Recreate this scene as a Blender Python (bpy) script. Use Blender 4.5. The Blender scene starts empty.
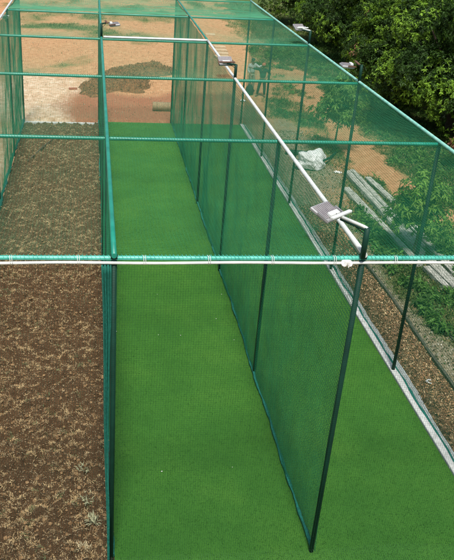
import bpy, math, random
import numpy as np
from mathutils import Vector, Matrix

rng = np.random.default_rng(7)
random.seed(7)
scene = bpy.context.scene
col = scene.collection
PI = math.pi
H = 5.12                      # height of the roof rails
XF, XL, XC, XR = -3.2, 0.0, 3.15, 6.25      # the four lines of posts
YS = [0.0, 5.0, 10.0, 15.0, 20.0, 24.7]     # the six frames

# ------------------------------------------------------------------ helpers
def hash3(i, j, k, s):
    n = (i * 374761393 + j * 668265263 + k * 2147483647 + s * 974634777) & 0xFFFFFFFF
    n = ((n ^ (n >> 13)) * 1274126177) & 0xFFFFFFFF
    n = n ^ (n >> 16)
    return (n & 0xFFFF) / 65535.0

def vnoise(x, y, z=0.0, s=0):
    x = np.asarray(x, float); y = np.asarray(y, float); z = np.asarray(z, float) + 0 * x
    xi = np.floor(x).astype(np.int64); yi = np.floor(y).astype(np.int64); zi = np.floor(z).astype(np.int64)
    fx, fy, fz = x - xi, y - yi, z - zi
    fx = fx * fx * (3 - 2 * fx); fy = fy * fy * (3 - 2 * fy); fz = fz * fz * (3 - 2 * fz)
    r = 0
    for a in (0, 1):
        for b in (0, 1):
            for c in (0, 1):
                r = r + hash3(xi + a, yi + b, zi + c, s) * (fx if a else 1 - fx) * (fy if b else 1 - fy) * (fz if c else 1 - fz)
    return r

def fbm(x, y, z=0.0, s=0, o=4):
    r, a, t = 0, 1.0, 0
    x = np.asarray(x, float); y = np.asarray(y, float); z = np.asarray(z, float)
    for k in range(o):
        r = r + a * vnoise(x * 2**k, y * 2**k, z * 2**k, s + k); t += a; a *= .5
    return r / t

def sstep(a, b, x):
    t = np.clip((x - a) / (b - a), 0, 1)
    return t * t * (3 - 2 * t)

def mesh_np(name, V, F, smooth=False, attr=None):
    """V (n,3), F (m,k) all faces of k corners."""
    V = np.asarray(V, np.float32); F = np.asarray(F, np.int32)
    me = bpy.data.meshes.new(name)
    m, k = F.shape
    me.vertices.add(len(V)); me.vertices.foreach_set('co', V.ravel())
    me.loops.add(m * k); me.loops.foreach_set('vertex_index', F.ravel())
    me.polygons.add(m); me.polygons.foreach_set('loop_start', np.arange(0, m * k, k, dtype=np.int32))
    me.polygons.foreach_set('use_smooth', np.full(m, smooth, dtype=bool))
    if attr is not None:
        for an, arr in attr.items():
            ca = me.color_attributes.new(an, 'FLOAT_COLOR', 'POINT')
            ca.data.foreach_set('color', np.asarray(arr, np.float32).ravel())
    me.update(calc_edges=True)
    me.validate()
    return me

def link(name, me, mat=None, parent=None):
    o = bpy.data.objects.new(name, me); col.objects.link(o)
    if mat: me.materials.append(mat)
    if parent: o.parent = parent
    return o

def tag(o, label=None, cat=None, group=None, kind=None):
    if label: o['label'] = label
    if cat: o['category'] = cat
    if group: o['group'] = group
    if kind: o['kind'] = kind
    return o

def empty(name, loc, label, cat, group=None):
    o = bpy.data.objects.new(name, None); col.objects.link(o)
    o.location = loc; o.empty_display_size = .2
    return tag(o, label, cat, group)

class MB:
    """Collects shapes with mixed polygons into one mesh."""
    def __init__(s): s.v = []; s.f = []
    def add(s, V, F):
        n = len(s.v); s.v += [tuple(map(float, p)) for p in V]; s.f += [tuple(n + i for i in f) for f in F]
        return s
    def box(s, c, d, M=None, ch=0.0):
        x, y, z = [e / 2 for e in d]
        if ch > 0:                                    # chamfered box
            V = []; 
            for sx in (-1, 1):
                for sy in (-1, 1):
                    for sz in (-1, 1):
                        V += [(sx * (x - ch), sy * (y - ch), sz * z), (sx * (x - ch), sy * y, sz * (z - ch)), (sx * x, sy * (y - ch), sz * (z - ch))]
            import bmesh
            bm = bmesh.new()
            for p in V: bm.verts.new(p)
            r = bmesh.ops.convex_hull(bm, input=bm.verts)
            bm.verts.ensure_lookup_table(); bm.verts.index_update()
            V = [v.co.copy() for v in bm.verts]; F = [[v.index for v in f.verts] for f in bm.faces]
            bm.free()
        else:
            V = [Vector((sx * x, sy * y, sz * z)) for sz in (-1, 1) for sy in (-1, 1) for sx in (-1, 1)]
            F = [(0, 2, 3, 1), (4, 5, 7, 6), (0, 1, 5, 4), (2, 6, 7, 3), (0, 4, 6, 2), (1, 3, 7, 5)]
        V = [Vector(p) for p in V]
        if M is not None: V = [M @ p for p in V]
        V = [p + Vector(c) for p in V]
        return s.add(V, F)
    def tube(s, pts, r, n=10, cap=True):
        pts = [Vector(p) for p in pts]; k = len(pts)
        rs = r if hasattr(r, '__len__') else [r] * k
        up = None; V = []; F = []
        for i, p in enumerate(pts):
            t = (pts[min(i + 1, k - 1)] - pts[max(i - 1, 0)]).normalized()
            if up is None:
                up = t.orthogonal().normalized()
            up = (up - t * up.dot(t)).normalized(); b = t.cross(up)
            for a in range(n):
                th = 2 * PI * a / n
                V.append(p + (up * math.cos(th) + b * math.sin(th)) * rs[i])
        for i in range(k - 1):
            for a in range(n):
                F.append((i * n + a, i * n + (a + 1) % n, (i + 1) * n + (a + 1) % n, (i + 1) * n + a))
        if cap:
            F.append(tuple(range(n))[::-1]); F.append(tuple((k - 1) * n + a for a in range(n)))
        return s.add(V, F)
    def build(s, name, mat, parent=None, smooth=False):
        me = bpy.data.meshes.new(name); me.from_pydata(s.v, [], s.f); me.update()
        if smooth:
            me.polygons.foreach_set('use_smooth', [len(p.vertices) == 4 for p in me.polygons])
        return link(name, me, mat, parent)

# ------------------------------------------------------------------ materials
def nt(name):
    m = bpy.data.materials.new(name); m.use_nodes = True
    t = m.node_tree; b = t.nodes['Principled BSDF']
    return m, t, b
def nd(t, typ, **kw):
    n = t.nodes.new(typ)
    for k, v in kw.items():
        if k.startswith('i_'): n.inputs[k[2:].replace('_', ' ')].default_value = v
        else: setattr(n, k, v)
    return n
def ramp(t, fac, stops):
    n = t.nodes.new('ShaderNodeValToRGB'); e = n.color_ramp.elements
    while len(e) < len(stops): e.new(.5)
    for q, (p, c) in zip(e, stops):
        q.position = p; q.color = (*c, 1) if len(c) == 3 else c
    t.links.new(fac, n.inputs[0]); return n.outputs[0]
def mix(t, fac, a, b, typ='MIX'):
    n = t.nodes.new('ShaderNodeMix'); n.data_type = 'RGBA'; n.blend_type = typ
    for sock, v in ((n.inputs[0], fac), (n.inputs[6], a), (n.inputs[7], b)):
        if hasattr(v, 'is_output'): t.links.new(v, sock)
        elif sock.type == 'RGBA': sock.default_value = (*v, 1)
        else: sock.default_value = v
    return n.outputs[2]
def noise(t, scale, detail=4, rough=.6, coord=None, dist=0):
    n = nd(t, 'ShaderNodeTexNoise'); n.inputs['Scale'].default_value = scale
    n.inputs['Detail'].default_value = detail; n.inputs['Roughness'].default_value = rough
    n.inputs['Distortion'].default_value = dist
    if coord is None: coord = t.nodes.new('ShaderNodeTexCoord').outputs['Object']
    t.links.new(coord, n.inputs['Vector'])
    return n.outputs[0]
def bump(t, b, h, strength=.3, dist=.02):
    n = nd(t, 'ShaderNodeBump'); n.inputs['Strength'].default_value = strength; n.inputs['Distance'].default_value = dist
    t.links.new(h, n.inputs['Height']); t.links.new(n.outputs[0], b.inputs['Normal'])

def noisy(name, c1, c2, scale=8, rough=.7, bstr=.2, bdist=.01, detail=5, metal=0, spec=.5):
    m, t, b = nt(name)
    f = noise(t, scale, detail)
    t.links.new(ramp(t, f, [(.3, c1), (.7, c2)]), b.inputs['Base Color'])
    b.inputs['Roughness'].default_value = rough; b.inputs['Metallic'].default_value = metal
    b.inputs['Specular IOR Level'].default_value = spec
    if bstr: bump(t, b, noise(t, scale * 4, 3), bstr, bdist)
    return m

M = {}
M['teal_paint'] = noisy('teal_paint', (.006, .17, .118), (.018, .26, .185), 3, .36, .12, .004)
M['dark_shaded_paint'] = noisy('dark_shaded_green', (.002, .026, .016), (.004, .046, .030), 3, .6, .12, .004, spec=.25)  # darker copy of the teal paint; shade on the posts is in the colour
M['front_highlit'] = noisy('highlit_pale_teal', (.03, .34, .26), (.12, .52, .42), 5, .35, .12, .004)  # teal front rail, its highlights put in as a paler colour
M['white_paint'] = noisy('white_paint', (.50, .53, .51), (.74, .76, .74), 6, .4, .1, .003)
M['mint_highlit'] = noisy('highlit_mint_teal', (.12, .42, .33), (.36, .66, .56), 5, .4, .1, .003)  # teal right rail with its bright highlight painted in as mint
M['cord_teal'] = noisy('teal_net_cord', (.004, .150, .062), (.010, .245, .108), 2, .6, 0)
M['cord_dark'] = noisy('dark_green_net_cord', (.006, .040, .020), (.010, .065, .035), 2, .7, 0)
M['hem_teal'] = noisy('teal_net_hem', (.003, .09, .065), (.012, .22, .165), 30, .7, .6, .01)
M['white_rope'] = noisy('white_rope', (.66, .66, .62), (.82, .82, .79), 60, .8, .4, .004)
M['alu'] = noisy('grey_lamp_metal', (.26, .26, .27), (.40, .40, .41), 10, .45, .05, .002, metal=.3)
M['lamp_back'] = noisy('dull_lamp_back', (.20, .185, .20), (.29, .275, .28), 14, .6, .1, .003)
M['rust'] = noisy('rusty_bracket', (.06, .032, .020), (.17, .085, .05), 20, .8, .3, .003)
m, t, b = nt('lamp_glass'); b.inputs['Base Color'].default_value = (.62, .66, .66, 1); b.inputs['Roughness'].default_value = .12; M['lamp_glass'] = m
M['concrete'] = noisy('kerb_concrete', (.42, .43, .40), (.70, .71, .68), 9, .85, .4, .006)
M['slab'] = noisy('weathered_concrete_beam', (.20, .20, .17), (.54, .535, .48), 7, .9, .6, .01)
M['tan_slab'] = noisy('tan_stone', (.42, .27, .16), (.60, .42, .27), 8, .85, .3, .006)
M['edging'] = noisy('dark_edging', (.035, .038, .026), (.10, .095, .07), 14, .9, .5, .01)  # dark grey-brown over both edging strips
M['bark'] = noisy('bark', (.045, .032, .022), (.12, .09, .065), 14, .9, .7, .02)
M['straw_mat'] = noisy('straw_mat', (.22, .15, .075), (.40, .29, .16), 22, .9, .5, .01)
M['mat_end'] = noisy('mat_roll_end', (.10, .075, .04), (.22, .17, .09), 30, .9, .5, .01)
M['plastic'] = noisy('white_sack', (.74, .77, .75), (.86, .88, .87), 7, .4, .8, .03)
M['brick'] = noisy('red_brick', (.24, .07, .04), (.36, .13, .08), 20, .9, .3, .004)
M['skin'] = noisy('skin', (.17, .085, .05), (.24, .12, .075), 12, .6, .05, .002)
M['hair'] = noisy('black_hair', (.008, .007, .006), (.02, .017, .014), 40, .6, .3, .003)
M['cap_red'] = noisy('red_cap', (.42, .10, .06), (.55, .17, .10), 20, .8, .1, .002)
M['dark_cloth'] = noisy('dark_work_cloth', (.008, .018, .020), (.020, .034, .036), 9, .9, .3, .01)
M['dark_trouser'] = noisy('dark_trouser_cloth', (.012, .020, .026), (.022, .034, .040), 9, .9, .3, .01)
M['pale_cloth'] = noisy('pale_shirt_cloth', (.38, .41, .40), (.54, .57, .55), 9, .9, .3, .01)
M['pale_trouser'] = noisy('khaki_cloth', (.30, .28, .20), (.40, .37, .28), 9, .9, .3, .01)
M['bag'] = noisy('dark_bag_cloth', (.006, .018, .016), (.016, .034, .030), 9, .8, .4, .02)
M['shoe'] = noisy('shoe', (.015, .013, .012), (.03, .027, .025), 9, .7, .1, .004)

def leaf_mat(name, trans=.30, rough=.55):
    """Leaf colour comes from the point attribute 'tone' (leaf age, with crown highlights and deep shade put into the colour)."""
    m, t, b = nt(name)
    a = nd(t, 'ShaderNodeVertexColor', layer_name='tone')
    b.inputs['Roughness'].default_value = rough
    b.inputs['Specular IOR Level'].default_value = .3
    t.links.new(a.outputs[0], b.inputs['Base Color'])
    tr = nd(t, 'ShaderNodeBsdfTranslucent'); t.links.new(a.outputs[0], tr.inputs[0])
    mx = nd(t, 'ShaderNodeMixShader'); mx.inputs[0].default_value = trans
    t.links.new(b.outputs[0], mx.inputs[1]); t.links.new(tr.outputs[0], mx.inputs[2])
    t.links.new(mx.outputs[0], t.nodes['Material Output'].inputs[0])
    return m
M['leaf'] = leaf_mat('leaf')
M['grass'] = leaf_mat('grass_blade', .3, .6)
M['straw'] = leaf_mat('straw', .15, .8)

# turf: short green pile with tiny irregular yarn rows
m, t, b = nt('artificial_turf')
tc = t.nodes.new('ShaderNodeTexCoord').outputs['Object']
f1 = noise(t, .55, 5, .65, tc); f2 = noise(t, 160, 3, .7, tc); f3 = noise(t, 14, 4, .7, tc)
c = ramp(t, f2, [(.28, (.011, .060, .007)), (.5, (.037, .165, .018)), (.75, (.086, .28, .042))])
c = mix(t, .22, c, ramp(t, f3, [(.3, (.028, .108, .010)), (.7, (.074, .225, .024))]))
c = mix(t, .45, c, ramp(t, f1, [(.36, (.026, .108, .011)), (.5, (.046, .155, .016)), (.64, (.078, .205, .023))]))
t.links.new(c, b.inputs['Base Color']); b.inputs['Roughness'].default_value = .75; b.inputs['Specular IOR Level'].default_value = .25
bump(t, b, f2, .8, .012); M['turf'] = m

# bare soil of the unturfed lane
m, t, b = nt('dry_soil')
tc = t.nodes.new('ShaderNodeTexCoord').outputs['Object']
f1 = noise(t, 5, 6, .7, tc); f2 = noise(t, 45, 5, .75, tc)
c = ramp(t, f1, [(.3, (.050, .020, .008)), (.5, (.150, .068, .028)), (.72, (.32, .175, .078))])
c = mix(t, .55, c, ramp(t, f2, [(.32, (.024, .011, .005)), (.55, (.15, .075, .034)), (.75, (.42, .28, .14))]))
t.links.new(c, b.inputs['Base Color']); b.inputs['Roughness'].default_value = .95; b.inputs['Specular IOR Level'].default_value = .15
f4 = noise(t, 110, 3, .7, tc)
c = mix(t, .45, c, ramp(t, f4, [(.35, (.018, .010, .006)), (.52, (.13, .078, .042)), (.68, (.42, .31, .18))])); t.links.new(c, b.inputs['Base Color'])
bump(t, b, f2, 1.0, .05); M['soil'] = m

# ground: which earth lies where is in the point attributes 'mask' (r grass, g red earth, b pale earth) and 'mask2' (r brown soil, g cement dust)
m, t, b = nt('earth')
tc = t.nodes.new('ShaderNodeTexCoord').outputs['Object']
f1 = noise(t, .8, 6, .65, tc); f2 = noise(t, 9, 6, .7, tc); f3 = noise(t, 38, 4, .75, tc)
ms = nd(t, 'ShaderNodeVertexColor', layer_name='mask'); ms2 = nd(t, 'ShaderNodeVertexColor', layer_name='mask2')
sp = nd(t, 'ShaderNodeSeparateColor'); t.links.new(ms.outputs[0], sp.inputs[0])
sp2 = nd(t, 'ShaderNodeSeparateColor'); t.links.new(ms2.outputs[0], sp2.inputs[0])
def edge(sock, w=.22):
    a = nd(t, 'ShaderNodeMath', operation='MULTIPLY_ADD'); t.links.new(f2, a.inputs[0]); a.inputs[1].default_value = 1.2; a.inputs[2].default_value = -.6
    s_ = nd(t, 'ShaderNodeMath', operation='ADD'); t.links.new(a.outputs[0], s_.inputs[0]); t.links.new(sock, s_.inputs[1])
    r_ = nd(t, 'ShaderNodeMapRange'); t.links.new(s_.outputs[0], r_.inputs[0]); r_.inputs[1].default_value = .5 - w; r_.inputs[2].default_value = .5 + w
    return r_.outputs[0]
f5 = noise(t, 3.2, 6, .72, tc)
tan = ramp(t, f5, [(.3, (.28, .118, .052)), (.5, (.49, .238, .112)), (.68, (.64, .385, .21))])
tan = mix(t, .4, tan, ramp(t, f3, [(.3, (.25, .12, .055)), (.5, (.47, .255, .13)), (.75, (.66, .45, .28))]))
pale = ramp(t, f5, [(.3, (.38, .225, .125)), (.5, (.58, .41, .27)), (.66, (.72, .59, .45))])
red = ramp(t, f2, [(.3, (.20, .064, .030)), (.5, (.34, .115, .054)), (.72, (.47, .20, .105))])
red = mix(t, .4, red, ramp(t, f3, [(.3, (.13, .05, .028)), (.7, (.44, .22, .145))]))
brown = ramp(t, f2, [(.3, (.090, .044, .022)), (.5, (.20, .105, .054)), (.72, (.36, .215, .12))])
brown = mix(t, .5, brown, ramp(t, f3, [(.3, (.05, .03, .018)), (.7, (.34, .235, .15))]))
dust = ramp(t, f2, [(.3, (.10, .085, .048)), (.5, (.23, .195, .125)), (.75, (.48, .44, .34))])
green = ramp(t, f2, [(.3, (.040, .075, .016)), (.5, (.085, .130, .034)), (.72, (.19, .20, .075))])
green = mix(t, .45, green, ramp(t, f3, [(.3, (.022, .05, .010)), (.7, (.12, .15, .05))]))
c = mix(t, edge(sp.outputs[2]), tan, pale)
c = mix(t, edge(sp.outputs[1]), c, red)
c = mix(t, edge(sp2.outputs[0]), c, brown)
c = mix(t, edge(sp2.outputs[1]), c, dust)
c = mix(t, edge(sp.outputs[0], .3), c, green)
t.links.new(c, b.inputs['Base Color']); b.inputs['Roughness'].default_value = .95; b.inputs['Specular IOR Level'].default_value = .1
bump(t, b, f3, .7, .03); M['earth'] = m
M['far_ground'] = noisy('far_ground', (.06, .10, .03), (.30, .22, .13), .12, .95, 0)
M['clod'] = noisy('dry_clod', (.080, .040, .018), (.36, .23, .115), 14, .95, .6, .01, spec=.1)
M['heap'] = noisy('dark_mulch', (.045, .018, .006), (.26, .115, .042), 9, .95, .8, .03)

# ------------------------------------------------------------------ ground
def seg_d(x, y, pts):
    d = np.full(np.shape(x), 1e9)
    for (x0, y0), (x1, y1) in zip(pts[:-1], pts[1:]):
        L = (x1 - x0) ** 2 + (y1 - y0) ** 2
        u = np.clip(((x - x0) * (x1 - x0) + (y - y0) * (y1 - y0)) / L, 0, 1)
        d = np.minimum(d, np.hypot(x - x0 - u * (x1 - x0), y - y0 - u * (y1 - y0)))
    return d
def blob(x, y, cx, cy, rx, ry):
    return np.clip(1.5 - np.hypot((x - cx) / rx, (y - cy) / ry), 0, 1)

def masks(x, y):
    n1 = fbm(x * .35, y * .22, 0, 11); n2 = fbm(x * 1.1, y * .8, 0, 21); n3 = fbm(x * .16, y * .12, 0, 31)
    j = (n1 - .5) * 2.2
    right = sstep(7.0, 9.3, x + j)
    g = right * (.60 + 1.1 * (n1 - .42) + .9 * (n2 - .5)) + sstep(11.0, 12.6, x + j) * .45
    path = seg_d(x, y, [(11.6, 11), (11.0, 16), (10.6, 20), (10.5, 25), (11.2, 31), (11.6, 36)])
    g = g - .75 * sstep(.95, .2, path + (n2 - .5) * 1.6) 
    path2 = seg_d(x, y, [(8.3, 36), (8.6, 42), (8.7, 50), (9.4, 58)])
    g = g - .65 * sstep(1.5, .4, path2 + (n2 - .5) * 1.6)
    g = g - .26 * sstep(22, 30, y) * (1 - sstep(11.5, 13.5, x + j))
    # back field: tan earth with scattered grass, greener further off
    back = (1 - sstep(6.5, 8.5, x + j)) * sstep(25, 29, y)
    gb = -.14 + 1.5 * (n1 - .52) + .8 * (n2 - .5) + .40 * sstep(36, 62, y)
    gb = gb + .55 * sstep(1.3, .3, seg_d(x, y, [(-5, 33.6), (-3.4, 34.9), (-1.6, 36.6), (-.3, 39.2)]) + (n2 - .5) * 1.2)
    gb = gb + .45 * blob(x, y, -2.8, 47, 3.2, 3.2) + .35 * blob(x, y, 2.6, 46.5, 2.2, 2.4) + .4 * blob(x, y, 3.0, 58, 4, 4)
    gb = gb - .8 * sstep(33.5, 30, y)
    g = np.where(back > .01, np.maximum(g * (1 - back), gb * back), g)
    g = g + .55 * sstep(-4.2, -6, x) * (n1 - .1) * sstep(34, 26, y)
    # close beside the kerb no grass, except the weeds beyond the edging
    g = np.where((y < 12) & (x < 7.6), g * 0, g)
    g = g + .5 * sstep(8.0, 8.6, x) * sstep(13, 9, y)
    red = sstep(33.5, 29, y + (n1 - .5) * 6) * sstep(24, 25, y) * sstep(-2.2, .2, x + (n1 - .5) * 3) * sstep(8, 5.5, x) 
    pale = sstep(1.2, -1.0, x + (n1 - .5) * 2) * sstep(37, 31, y) * sstep(24, 25, y) * (.35 + n2) + .7 * (x < -3.2) * sstep(25, 23, y) * (.3 + n1)
    brown = sstep(6.3, 6.6, x) * sstep(7.55, 7.3, x + (n2 - .5) * .25) * sstep(16, 9, y + (n1 - .5) * 6)
    brown = np.maximum(brown, .85 * blob(x, y, 6.9, 27.5, 1.0, 4) * n2 * 1.6)
    dust = sstep(6.3, 6.6, x) * sstep(9.2, 7.7, x + (n1 - .5) * 2) * sstep(30, 24, y + (n1 - .5) * 5) * (1 - brown) * (.35 + .9 * n2)
    dust = np.maximum(dust, .95 * blob(x, y, 7.6, 22.3, .8, 1.3)); dust = np.maximum(dust, blob(x, y, 7.2, 15.5, .6, 2.4) * .9)
    return [np.clip(a, 0, 1) for a in (g, red, pale, brown, dust)]

def ground_z(x, y):
    inside = ((x > -3.4) & (x < 6.5) & (y < 24.9)).astype(float)
    return (fbm(x * .5, y * .5, 0, 5) - .5) * .10 * (1 - inside) + (fbm(x * 3, y * 3, 0, 6) - .5) * .05 * (1 - inside) - .02 - .30 * inside

def grid(x0, x1, nx, y0, y1, ny):
    X, Y = np.meshgrid(np.linspace(x0, x1, nx), np.linspace(y0, y1, ny))
    i = np.arange(nx * ny).reshape(ny, nx)
    F = np.stack([i[:-1, :-1], i[:-1, 1:], i[1:, 1:], i[1:, :-1]], -1).reshape(-1, 4)
    return X.ravel(), Y.ravel(), F
x, y, F = grid(-14, 34, 320, -6, 90, 520)
g, rd, pl, br, du = masks(x, y)
one = np.ones_like(x)
me = mesh_np('ground', np.stack([x, y, ground_z(x, y)], -1), F, True,
             {'mask': np.stack([g, rd, pl, one], -1), 'mask2': np.stack([br, du, 0 * one, one], -1)})
tag(link('ground', me, M['earth']), kind='structure')
x, y, F = grid(-400, 400, 41, -200, 600, 41)
tag(link('terrain', mesh_np('terrain', np.stack([x, y, 0 * x - .7], -1), F), M['far_ground']), kind='structure')

# turf, soil lane, kerb
def sheet(name, x0, x1, y0, y1, z0, z1, mat):
    return tag(MB().box(((x0 + x1) / 2, (y0 + y1) / 2, (z0 + z1) / 2), (x1 - x0, y1 - y0, z1 - z0)).build(name, mat), kind='structure')
sheet('turf', .05, 6.20, -3.0, 24.62, -.2, .012, M['turf'])
x, y, F = grid(-3.16, .045, 108, -3.0, 24.2, 900)
zz = (fbm(x * 2.2, y * 2.2, 0, 41) - .5) * .10 + (vnoise(x * 11, y * 11, 0, 47) - .5) * .13 + (fbm(x * 7, y * 7, 0, 45) - .5) * .27 + (np.abs(fbm(x * 16, y * 16, 0, 49) - .5)) * .05 + .015
zz *= np.clip((x + 3.17) / .12, .15, 1) * np.clip((.05 - x) / .12, .15, 1)
tag(link('soil_strip', mesh_np('soil_strip', np.stack([x, y, zz], -1), F, False), M['soil']), kind='structure')

kb = MB()
yy = -3.0
while yy < 24.5:                     # kerb cast in lengths
    L = min(2.4, 24.62 - yy); kb.box((6.285, yy + L / 2, 0.0), (.15, L - .008, .12), None, .012); yy += L
tag(kb.build('concrete_kerb', M['concrete']), kind='structure')
kb2 = MB().box((-1.6, 24.32, -.01), (3.2, .12, .10), None, .015)
tag(kb2.build('end_edging', M['concrete']), kind='structure')

# cement haunch behind the kerb, ragged outer edge
n = 1400; ys = np.linspace(-3, 24.6, n); wv = .10 + .14 * fbm(ys * .7, 0 * ys, 0, 61) + .03 * fbm(ys * 6, 0 * ys, 0, 62)
V = []; 
for a, wz in ((0, .035), (.4, .03), (.8, .012), (1, -.06)):
    V.append(np.stack([6.362 + wv * a, ys, wz + .012 * (vnoise(ys * 9, 0 * ys + a * 5, 0, 63) - .5)], -1))
V = np.concatenate(V); i = np.arange(4 * n).reshape(4, n)
F = np.stack([i[:-1, :-1], i[:-1, 1:], i[1:, 1:], i[1:, :-1]], -1).reshape(-1, 4)[:, ::-1]
tag(link('kerb_haunch', mesh_np('kerb_haunch', V, F, True), M['concrete']), kind='structure')

# ------------------------------------------------------------------ nets of real cord
def cords(P, nrm, r):
    """P (n,k,3) polylines, nrm (3,) net normal -> triangular prism cords."""
    n, k, _ = P.shape
    T = np.gradient(P, axis=1); T /= np.linalg.norm(T, axis=2, keepdims=True) + 1e-9
    N = np.broadcast_to(np.asarray(nrm, float), P.shape); B = np.cross(T, N); B /= np.linalg.norm(B, axis=2, keepdims=True) + 1e-9
    vs = []
    for a in (0, 1, 2):
        th = 2 * PI * a / 3 + PI / 2
        vs.append(P + r * (math.cos(th) * B + math.sin(th) * N))
    V = np.stack(vs, 2).reshape(-1, 3)
    i = np.arange(n * k * 3).reshape(n, k, 3)
    fs = []
    for a in (0, 1, 2):
        b_ = (a + 1) % 3
        fs.append(np.stack([i[:, :-1, a], i[:, :-1, b_], i[:, 1:, b_], i[:, 1:, a]], -1).reshape(-1, 4))
    return V, np.concatenate(fs)

def net_mesh(name, fn, U, Vv, nrm, sp=.045, r=.0019, seg=.35, r2=None):
    """fn(u,v)->(...,3). Square mesh of cords over U x Vv metres."""
    nu = max(2, int(U / sp)); nv = max(2, int(Vv / sp))
    us = np.linspace(0, U, nu + 1); vs = np.linspace(0, Vv, nv + 1)
    a = np.linspace(0, Vv, max(3, int(Vv / seg) + 1)); UU, AA = np.meshgrid(us, a, indexing='ij')
    V1, F1 = cords(fn(UU, AA), nrm, r)
    a = np.linspace(0, U, max(3, int(U / seg) + 1)); VV, AA = np.meshgrid(vs, a, indexing='ij')
    V2, F2 = cords(fn(AA, VV), nrm, r2 or r)
    return mesh_np(name, np.concatenate([V1, V2]), np.concatenate([F1, F2 + len(V1)]), False)

def side_fn(xl, seed, ztop, amp):
    def fn(u, v):                                    # u along the lane, v down from the rail
        w = fbm(u * .55, v * .5, 0, seed) - .5
        hang = sstep(0, .6, v) * (.4 + .6 * v / ztop)
        ju = (vnoise(u * 2.3, v * 1.1, 0, seed + 3) - .5) * .05
        scal = .05 * np.sin(u * 2 * PI / 5.0 * 4) * sstep(1.5, 0, v) * .35
        return np.stack([xl + amp * .55 * w * hang, u + ju, ztop - v + scal + (vnoise(u * 1.7, v * 1.7, 0, seed + 5) - .5) * .04 * hang], -1)
    return fn
def roof_fn(x0, seed, sag):
    def fn(u, v):                                    # u across, v along
        k = np.floor(np.clip(v, 0, 24.69) / 5.0); L = np.where(k < 4, 5.0, 4.7); q = (v - k * 5) / L
        s_ = np.sin(np.clip(q, 0, 1) * PI) * np.sin(np.clip(u / 3.15, 0, 1) * PI)
        ju = (vnoise(u * 1.3, v * 1.3, 0, seed) - .5) * .05; jv = (vnoise(u * 1.3, v * 1.3, 0, seed + 1) - .5) * .05
        return np.stack([x0 + u + ju, v + jv, H + .045 - sag * s_ + (vnoise(u * .9, v * .9, 0, seed + 2) - .5) * .03 * s_], -1)
    return fn

def helix(p0, p1, r, pitch, n=7, jit=0.0):
    p0, p1 = Vector(p0), Vector(p1); L = (p1 - p0).length; d = (p1 - p0).normalized()
    a = d.orthogonal().normalized(); b_ = d.cross(a); k = int(L / pitch * n)
    out = []; ph = 0
    for i in range(k + 1):
        ph += 2 * PI / n * (1 + jit * (random.random() - .5))
        out.append(p0 + d * (L * i / k) + a * r * math.cos(ph) + b_ * r * math.sin(ph))
    return out

def hem(name, x0, y0, y1, seed, parent, rad=.035, z=.05, sway=.05, mat='hem_teal'):
    """The foot of a net, gathered into a loose rope of cord along the ground."""
    n = int((y1 - y0) / .11); P = []; R = []
    for i in range(n + 1):
        yq = y0 + (y1 - y0) * i / n
        P.append((x0 + sway * (float(fbm(yq * 1.1, 0, 0, seed)) - .5) * 2, yq, z + .02 * float(vnoise(yq * 5, 3, 0, seed))))
        R.append(rad * (.6 + .9 * float(vnoise(yq * 6, 7, 0, seed))))
    return MB().tube(P, R, 7).build(name, M[mat], parent, True)

def side_net(xl, seed, label, amp, sp=.058, r=.0031, hem_rad=.024, skirt=.0):
    me = net_mesh('side_net', side_fn(xl, seed, H - .03, amp), 24.7, H - .05, (1, 0, 0), sp, r)
    o = tag(link('side_net', me, M['cord_teal']), label, 'net', 'net curtains between the lanes')
    hem('hem', xl, .05, 24.6, seed, o, hem_rad)
    return o
side_net(XF, 101, 'teal net curtain along the far left side of the bare soil lane', .35, hem_rad=.05)
nl = side_net(XL + .0, 111, 'teal net curtain between the bare soil lane and the green turf', .22)
nc = side_net(XC, 121, 'teal net curtain dividing the green turf into two lanes', .30, r=.0033)
nr = side_net(XR + .11, 131, 'teal net curtain along the white kerb beside the right turf lane', .12, hem_rad=.022)

# gathered edge of the left divider net, hanging down beside its front post
P0 = []; nn = 46
V = []; F = []
for i in range(nn + 1):
    q = i / nn; zq = (H - .08) * (1 - q) + .02
    w = .10 * (1 - q) ** .8 + .012
    for k in range(25):
        a = k / 24; fold = (math.sin(a * PI * 6 + 2.2 * q + .5 * math.sin(7 * q)) * .034 + math.sin(a * PI * 13 + 5 * q) * .010) * (1 - .5 * q)
        V.append((-.045 - w * a + .008 * math.sin(9 * q), -.055 + fold - .02 * math.sin(6 * q), zq))
for i in range(nn):
    for k in range(24): F.append((i * 25 + k, i * 25 + k + 1, (i + 1) * 25 + k + 1, (i + 1) * 25 + k))
gb = link('gathered_edge', mesh_np('gathered_edge', V, F, True), M['hem_teal'], nl)
sm = gb.modifiers.new('thickness', 'SOLIDIFY'); sm.thickness = .012

for (x0, W, seed, lab, mt) in ((XF, XL - XF, 201, 'teal roof net stretched over the bare soil lane', 'cord_teal'),
                              (XL, XC - XL, 211, 'teal roof net stretched over the left turf lane', 'cord_teal'),
                              (XC, XR - XC, 221, 'teal roof net stretched over the right turf lane', 'cord_teal')):
    o = tag(link('roof_net', net_mesh('roof_net', roof_fn(x0, seed, .16), W, 24.7, (0, 0, 1), .048, .0011), M[mt]), lab, 'net', 'roof nets over the lanes')
    for yq in YS[:4]: MB().tube(helix((x0 + .05, yq, H + .02), (x0 + W - .05, yq, H + .02), .037 if yq else .032, .05, 6, .6), .0035, 4, False).build('lacing_cord', M['cord_teal' if yq else 'front_highlit'], o, True)
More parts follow.
